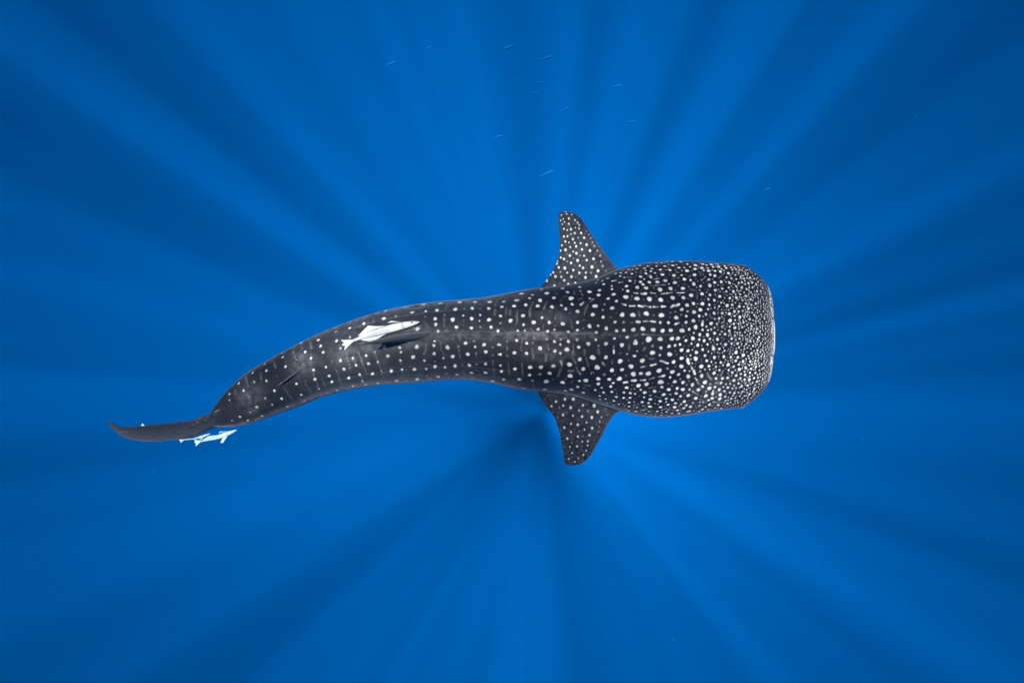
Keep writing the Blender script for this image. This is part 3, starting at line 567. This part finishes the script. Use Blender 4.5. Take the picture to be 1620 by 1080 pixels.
    P, tf = blade(pxl([(385, 655, -6.08), (345, 667, -6.3), (322, 675, -6.5), (310, 678, -6.62)]), pxl([(345, 664, -6.02), (328, 671, -6.2), (316, 676, -6.4), (309, 678, -6.6)]), 0.06, 60, 24, tip=0.7, nu=24)
    close_fin(P, tf, 0.0, 0.0, 0.75)
    # lower jaw with its pale lip, and the two eye bulges at the corners of the head
    def ellip(pxc, rx, ry, rz, z, mk, be, n=48, pw=0.75):
        u = np.linspace(-np.pi / 2, np.pi / 2, n); w = np.linspace(0, 2 * np.pi, 2 * n, endpoint=False)
        sp = lambda t: np.sign(t) * np.abs(t) ** pw
        U, W = np.meshgrid(u, w, indexing='ij')
        cx_, cy_ = world_xy(*pxc, -z)
        P = np.stack([cx_ + rx * sp(np.cos(W)) * np.cos(U), cy_ + ry * sp(np.sin(W)) * np.cos(U), z + rz * np.sin(U)], -1)
        add(P, grid_faces(n, 2 * n, wrap=True), mk, be, 0.0, 0.8)
        return P
    ellip((1178, 533), 0.355, 0.40, 0.15, -6.10, 0.85, 0.0, n=60, pw=0.62)
    ellip((1172, 641.5), 0.042, 0.034, 0.035, -6.02, 0.3, 0.0, n=24, pw=1)
    ellip((1176, 423), 0.035, 0.028, 0.035, -6.04, 0.25, 0.0, n=24, pw=1)

    # ---- skin material
    m, nd, lk = new_mat('whale_shark_skin')
    p = nd['Principled BSDF']
    def attr(n):
        a = nd.new('ShaderNodeAttribute'); a.attribute_name = n; return a.outputs['Fac']
    def noise(scale, detail=4, rough=0.6):
        t = nd.new('ShaderNodeTexNoise'); t.inputs['Scale'].default_value = scale
        t.inputs['Detail'].default_value = detail; t.inputs['Roughness'].default_value = rough
        lk.new(co.outputs['Object'], t.inputs['Vector']); return t.outputs['Fac']
    co = nd.new('ShaderNodeTexCoord')
    def mix(fac, a, b):
        n = nd.new('ShaderNodeMix'); n.data_type = 'RGBA'
        for s, v in ((n.inputs[0], fac), (n.inputs[6], a), (n.inputs[7], b)):
            if isinstance(v, tuple): s.default_value = v + (1,)
            elif isinstance(v, float): s.default_value = v
            else: lk.new(v, s)
        return n.outputs[2]
    def mth(op, a, b=None):
        n = nd.new('ShaderNodeMath'); n.operation = op
        for s, v in zip(n.inputs, (a, b)):
            if v is None: continue
            if isinstance(v, (int, float)): s.default_value = v
            else: lk.new(v, s)
        n.use_clamp = True
        return n.outputs[0]
    def ramp(fac, lo, hi):
        n = nd.new('ShaderNodeMapRange'); n.inputs['From Min'].default_value = lo; n.inputs['From Max'].default_value = hi
        lk.new(fac, n.inputs['Value']); return n.outputs['Result']
    n_big, n_mid, n_fine = noise(2.2, 4), noise(9, 6), noise(130, 3)
    base = mix(attr('tone'), SKIN_HEAD, SKIN_TAIL)
    mott = mth('MULTIPLY', ramp(n_mid, 0.42, 0.72), ramp(n_big, 0.35, 0.7))
    base = mix(mth('MULTIPLY', mott, mth('ADD', mth('MULTIPLY', attr('tone'), 0.55), 0.22)), base, SKIN_PALE)
    streak = nd.new('ShaderNodeTexNoise'); streak.inputs['Scale'].default_value = 16; streak.inputs['Detail'].default_value = 5
    lk.new(co.outputs['Object'], streak.inputs['Vector'])
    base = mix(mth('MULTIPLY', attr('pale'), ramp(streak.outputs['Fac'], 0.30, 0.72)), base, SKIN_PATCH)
    base = mix(mth('MULTIPLY', ramp(n_fine, 0.45, 0.75), 0.22), base, SKIN_PALE)
    mk_ = attr('mark')
    spotc = mix(ramp(n_mid, 0.3, 0.7), SPOT_A, SPOT_B)
    cr = nd.new('ShaderNodeValToRGB'); cr.color_ramp.elements[0].position = 0.0; cr.color_ramp.elements[0].color = (0, 0, 0, 1)
    cr.color_ramp.elements[1].position = 1.0; cr.color_ramp.elements[1].color = (1, 1, 1, 1)
    el = cr.color_ramp.elements.new(0.4); el.color = (0.13, 0.13, 0.13, 1)
    el = cr.color_ramp.elements.new(0.7); el.color = (0.55, 0.55, 0.55, 1)
    grit = mth('ADD', mth('MULTIPLY', ramp(n_fine, 0.3, 0.7), 0.42), 0.6)
    lk.new(mk_, cr.inputs['Fac'])
    col = mix(mth('MULTIPLY', cr.outputs['Color'], grit), base, spotc)
    col = mix(attr('belly'), col, (0.5, 0.5, 0.49))
    col = mix(attr('dark'), col, (0.006, 0.006, 0.007))
    lk.new(col, p.inputs['Base Color'])
    p.inputs['Roughness'].default_value = 0.55
    p.inputs['Specular IOR Level'].default_value = 0.08
    p.inputs['Sheen Weight'].default_value = 0.13
    p.inputs['Sheen Roughness'].default_value = 0.45
    p.inputs['Sheen Tint'].default_value = (0.75, 0.85, 1, 1)
    bm_ = nd.new('ShaderNodeBump'); bm_.inputs['Strength'].default_value = 0.35; bm_.inputs['Distance'].default_value = 0.02
    hsum = mth('ADD', mth('MULTIPLY', n_mid, 0.6), mth('MULTIPLY', n_fine, 0.12))
    lk.new(hsum, bm_.inputs['Height']); lk.new(bm_.outputs['Normal'], p.inputs['Normal'])

    o = mesh_object('whale_shark', np.concatenate(V), np.concatenate(FC), m)
    for key in AT: point_attr(o, key, np.concatenate(AT[key]))
    tag(o, 'huge dark whale shark covered in white spots, swimming with its tail curved', 'whale shark')
    return o

SKIN_HEAD = (0.0026, 0.0019, 0.0019)
SKIN_TAIL = (0.0150, 0.0178, 0.0198)
SKIN_PALE = (0.050, 0.051, 0.058)
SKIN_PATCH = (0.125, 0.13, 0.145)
SPOT_A = (0.52, 0.55, 0.55)
SPOT_B = (0.70, 0.72, 0.71)
build_shark()
# ------------------------------------------------------------------ remoras and far fish
def fish_mesh(profile, fins, length, thick, nseg=48, nring=20):
    """a fish lying in the local XY plane, nose at +X, back at +Y: body sections (t from nose 0 to tail 1, back, belly half-heights
    as fractions of the length), fins as outlines (fractions), joined into one mesh"""
    pr = np.array(profile)
    t = np.linspace(0, 1, nseg) ** 0.9
    ub = smooth(np.interp(t, pr[:, 0], pr[:, 1]), 2); lb = smooth(np.interp(t, pr[:, 0], pr[:, 2]), 2)
    w = smooth(np.interp(t, pr[:, 0], pr[:, 3]), 2) * thick
    a = np.linspace(0, 2 * np.pi, nring, endpoint=False)
    P = np.zeros((nseg, nring, 3))
    P[..., 0] = (1 - t)[:, None] - 0.5
    ca, sa = np.cos(a), np.sin(a)
    P[..., 1] = np.where(ca > 0, ca[None] * ub[:, None], ca[None] * lb[:, None])
    P[..., 2] = sa[None] * w[:, None]
    V = [P.reshape(-1, 3) * length]; FC = [grid_faces(nseg, nring, wrap=True)]
    sh = np.full((nseg, nring), 0.5)
    dx_ = (t[:, None] - 0.085); dy_ = P[..., 1] - 0.012
    sh[(np.hypot(dx_, dy_) < 0.011)] = 0.0                                   # eye
    sh -= 0.25 * np.exp(-((t[:, None] - 0.2) / 0.012) ** 2) * (np.abs(P[..., 1]) < 0.04)   # gill cover
    sh -= 0.16 * np.exp(-(P[..., 1] / 0.007) ** 2) * (t[:, None] > 0.1) * (t[:, None] < 0.9)   # faint stripe along the side
    shade = [sh.ravel()]
    nv = nseg * nring
    for end in (0, nseg - 1):
        j = np.arange(nring); j2 = (j + 1) % nring
        c = P[end].mean(0) * length
        ij = (j2, j) if end == 0 else (j, j2)
        FC.append(np.stack([end * nring + ij[0], end * nring + ij[1], np.full(nring, nv), np.full(nring, nv)], -1))
        V.append(c[None]); shade.append(np.array([0.5])); nv += 1
    for (root, tip, zoff, tilt) in fins:
        # root: polyline on the body, tip: polyline at the fin's edge (same count); a thin rounded membrane
        r = np.array(root, float); e = np.array(tip, float); n = 40; k = 8
        u = np.linspace(0, 1, n); q = np.linspace(0, 1, len(r))
        r = np.stack([np.interp(u, q, r[:, 0]), np.interp(u, q, r[:, 1])], -1); e = np.stack([np.interp(u, q, e[:, 0]), np.interp(u, q, e[:, 1])], -1)
        v = np.linspace(0, 1, k)
        M = r[:, None] * (1 - v)[None, :, None] + e[:, None] * v[None, :, None]
        edge = np.minimum(1, np.minimum(u, 1 - u) * 8)[:, None] * (1 - v ** 3)[None] + 0.12
        hz = 0.011 * edge
        zc = zoff + tilt * v[None]
        Tp = np.concatenate([M, (zc + hz)[..., None]], -1); Bt = np.concatenate([M, (zc - hz)[..., None]], -1)
        ring = np.concatenate([Tp, Bt[:, ::-1]], 1)
        V.append(ring.reshape(-1, 3) * length); FC.append(grid_faces(n, 2 * k, wrap=True) + nv)
        shade.append(np.repeat(0.46 + 0.03 * np.sin(np.linspace(0, 40, n)), 2 * k)); nv += n * 2 * k
        for end in (0, n - 1):
            rows = nv - n * 2 * k + end * 2 * k
            for s in range(k - 1):
                f = [rows + s, rows + s + 1, rows + 2 * k - 2 - s, rows + 2 * k - 1 - s]
                FC.append(np.array([f if end else f[::-1]]))
    return np.concatenate(V), np.concatenate(FC), np.concatenate(shade)

REMORA_BODY = [(0, .004, .006, .25), (.02, .022, .026, .7), (.08, .040, .046, .95), (.18, .058, .062, 1), (.32, .070, .072, 1), (.48, .066, .066, .9), (.62, .050, .048, .7), (.75, .032, .030, .45), (.86, .021, .021, .28), (.92, .020, .022, .2)]
REMORA_BODY = [(t * 1.0, a * .70, b * .70, c) for t, a, b, c in REMORA_BODY] + [(1.0, .012, .012, .05)]
def X(t): return 0.5 - t
REMORA_FINS = [
    ([(X(.42), .050), (X(.55), .045), (X(.74), .024)], [(X(.52), .075), (X(.62), .112), (X(.78), .034)], 0, 0),          # back fin
    ([(X(.44), -.050), (X(.56), -.042), (X(.72), -.022)], [(X(.54), -.072), (X(.62), -.098), (X(.76), -.030)], 0, 0),     # belly fin
    ([(X(.86), .016), (X(.90), 0), (X(.86), -.016)], [(X(1.0), .062), (X(.965), .0), (X(1.0), -.070)], 0, 0),             # tail
    ([(X(.22), .050), (X(.29), .060)], [(X(.31), .088), (X(.37), .078)], .02, .03),                                       # side fin
]
REMORA_FINS_B = [
    ([(X(.48), .050), (X(.60), .040), (X(.76), .022)], [(X(.55), .062), (X(.66), .070), (X(.80), .028)], 0, 0),
    ([(X(.20), .045), (X(.30), .058)], [(X(.42), .115), (X(.48), .092)], .0, -.06),
    ([(X(.24), -.050), (X(.36), -.056)], [(X(.40), -.150), (X(.46), -.135)], .0, -.05),
    ([(X(.86), .016), (X(.90), 0), (X(.86), -.016)], [(X(1.0), .06), (X(.97), -.01), (X(.99), -.085)], 0, 0),
]
def fish_material(name, back, belly, rough=0.4, scale=14):
    m, nd, lk = new_mat(name)
    p = nd['Principled BSDF']
    co = nd.new('ShaderNodeTexCoord'); nz = nd.new('ShaderNodeTexNoise'); nz.inputs['Scale'].default_value = scale
    lk.new(co.outputs['Object'], nz.inputs['Vector'])
    cr = nd.new('ShaderNodeValToRGB')
    cr.color_ramp.elements[0].position = 0.35; cr.color_ramp.elements[0].color = back + (1,)
    cr.color_ramp.elements[1].position = 0.6; cr.color_ramp.elements[1].color = belly + (1,)
    lk.new(nz.outputs['Fac'], cr.inputs['Fac'])
    at = nd.new('ShaderNodeAttribute'); at.attribute_name = 'shade'
    mr = nd.new('ShaderNodeMapRange'); mr.inputs['From Max'].default_value = 0.5; mr.inputs['To Min'].default_value = 0.06
    lk.new(at.outputs['Fac'], mr.inputs['Value'])
    mu = nd.new('ShaderNodeMix'); mu.data_type = 'RGBA'; mu.blend_type = 'MULTIPLY'; mu.inputs[0].default_value = 1
    lk.new(cr.outputs['Color'], mu.inputs[6]); lk.new(mr.outputs['Result'], mu.inputs[7])
    lk.new(mu.outputs[2], p.inputs['Base Color'])
    p.inputs['Roughness'].default_value = rough
    p.inputs['Specular IOR Level'].default_value = 0.35
    return m

def place_fish(name, data, mat, nose, tail, z_nose, z_tail, roll, label, cat, group=None, bend=0.0, share=None):
    """nose and tail are where the two ends of the fish lie in the photograph, at their own depths"""
    a = Vector((*world_xy(*nose, -z_nose), z_nose)); b = Vector((*world_xy(*tail, -z_tail), z_tail))
    ax = (a - b); L = ax.length; ax.normalize()
    up = Vector((0, 0, 1)); side = up.cross(ax).normalized(); nrm = ax.cross(side).normalized()
    from mathutils import Matrix
    R = Matrix((ax, side, nrm)).transposed() @ Matrix.Rotation(roll, 3, 'X')
    if share is None:
        V, FC, sh = data
        V = V.copy(); V[:, 1] += bend * (V[:, 0] ** 2 - 0.08)
        o = mesh_object(name, V, FC, mat); point_attr(o, 'shade', sh)
    else:
        o = share.copy(); scene.collection.objects.link(o)
    o.matrix_world = Matrix.Translation((a + b) / 2) @ R.to_4x4() @ Matrix.Scale(L, 4)
    tag(o, label, cat, group)
    return o

white = fish_material('remora_skin', (0.42, 0.47, 0.485), (0.575, 0.60, 0.605), 0.45, 5)
cyan = fish_material('pale_remora_skin', (0.34, 0.58, 0.68), (0.55, 0.74, 0.80), 0.45, 5)
G = 'remoras keeping to the whale shark'
place_fish('remora', fish_mesh(REMORA_BODY, REMORA_FINS, 1.0, 0.05, 160, 64), white, (663.5, 507), (541, 543.5), -5.50, -5.585, math.radians(6),
           'largest white remora resting on the whale shark\'s back beside its dorsal fin', 'remora', G, bend=-0.10)
place_fish('remora', fish_mesh(REMORA_BODY, REMORA_FINS_B, 1.0, 0.065, 120, 48), cyan, (375.6, 681), (308, 701), -6.02, -6.05, math.radians(-10),
           'bright white remora swimming just under the whale shark\'s tail', 'remora', G, bend=0.12)
place_fish('remora', fish_mesh(REMORA_BODY, REMORA_FINS_B, 1.0, 0.07, 120, 48), cyan, (333.5, 686.5), (284, 697), -6.14, -6.16, math.radians(8),
           'smaller white remora half hidden between the tail fin and the brighter remora', 'remora', G, bend=0.1)
place_fish('remora', fish_mesh(REMORA_BODY, REMORA_FINS, 1.0, 0.07), white, (268, 687), (223.5, 672), -6.35, -6.35, math.radians(0),
           'remora behind the tail fin, only its pale tail tip peeping out above it', 'remora', G, bend=0.0)

# a loose school of bluish fish far below, only just visible
SCAD_BODY = [(0, .004, .004, .2), (.05, .035, .035, .6), (.2, .085, .09, 1), (.4, .10, .11, 1), (.65, .07, .075, .7), (.85, .022, .022, .3), (1.0, .012, .012, .05)]
SCAD_FINS = [([(X(.88), .015), (X(.91), 0), (X(.88), -.015)], [(X(1.04), .11), (X(.96), 0), (X(1.04), -.11)], 0, 0),
             ([(X(.38), .095), (X(.6), .075)], [(X(.46), .14), (X(.62), .10)], 0, 0)]
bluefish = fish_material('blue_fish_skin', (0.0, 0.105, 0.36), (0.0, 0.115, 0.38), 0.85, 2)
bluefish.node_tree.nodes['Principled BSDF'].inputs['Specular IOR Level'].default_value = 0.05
scad = None
SCHOOL_LABELS = ['faint blue fish near the top centre, highest of the left pair of the school', 'long faint blue fish near the top, right of the highest one',
 'tiny faint blue fish left of the middle of the school', 'tiny faint blue fish in the middle of the school, upper of two close together', 'faint blue fish on the right of the school, upper of the two there',
 'faint blue fish farthest left of the school', 'tiny faint blue fish lying level in the middle of the school, lower of two', 'small faint tilted blue fish straight above the raised pectoral fin, mid height',
 'faint blue fish lying nearly level on the right of the school, lower of two', 'faint blue fish low on the left side of the school', 'longest faint blue fish, just above the upper pectoral fin tip',
 'faint steeply tilted blue fish to the right above the upper pectoral fin', 'small faint blue fish at the upper left of the school, second from the left', 'lone faint blue fish far right, above the whale shark\'s head']
SCHOOL = [(804, 75, 22, 20), (864, 92, 26, 18), (811, 128, 13, 22), (855, 131, 15, 10), (975, 137, 19, 12), (618, 101, 19, 20), (846, 148, 15, 2), (893, 173, 14, 25),
          (998, 193, 20, 5), (788, 216, 17, 12), (864, 275, 27, 24), (970, 268, 16, 38), (678, 76, 16, 20), (1212, 300, 16, 20)]
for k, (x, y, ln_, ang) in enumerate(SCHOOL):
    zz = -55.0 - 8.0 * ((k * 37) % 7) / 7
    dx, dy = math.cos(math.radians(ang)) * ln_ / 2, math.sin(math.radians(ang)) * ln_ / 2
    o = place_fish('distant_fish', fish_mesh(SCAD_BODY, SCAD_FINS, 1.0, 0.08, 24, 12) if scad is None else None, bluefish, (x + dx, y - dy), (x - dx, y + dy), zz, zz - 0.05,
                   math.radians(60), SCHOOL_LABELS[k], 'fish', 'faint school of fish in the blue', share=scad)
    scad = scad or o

# drifting specks of plankton, too many and too fine to count
def plankton():
    rng = np.random.default_rng(5); V, FC = [], []
    oct_v = np.array([(1, 0, 0), (-1, 0, 0), (0, 1, 0), (0, -1, 0), (0, 0, 1), (0, 0, -1)], float)
    oct_f = np.array([(0, 2, 4), (2, 1, 4), (1, 3, 4), (3, 0, 4), (2, 0, 5), (1, 2, 5), (3, 1, 5), (0, 3, 5)])
    for k in range(170):
        d = rng.uniform(3.0, 14.0); x = rng.uniform(-1.15, 1.15) * d; y = rng.uniform(-0.8, 0.8) * d
        px, py = 810 + F * x / d, 540 - F * y / d
        if d < 7.2 and 160 < px < 1240 and 320 < py < 745: continue
        r = rng.uniform(0.0012, 0.0034) * (d / 5) ** 0.7
        V.append(oct_v * r * rng.uniform(0.6, 1.4, 3) + (x, y, -d)); f = oct_f + 6 * (len(V) - 1)
        FC.append(np.concatenate([f, f[:, 2:]], 1))
    m = fish_material('plankton_specks', (0.12, 0.28, 0.42), (0.22, 0.40, 0.52), 0.8, 3)
    m.node_tree.nodes['Map Range'].inputs['To Min'].default_value = 1.0
    o = mesh_object('drifting_plankton', np.concatenate(V), np.concatenate(FC), m)
    tag(o, 'fine pale specks of plankton drifting in the blue water', kind='stuff')
plankton()
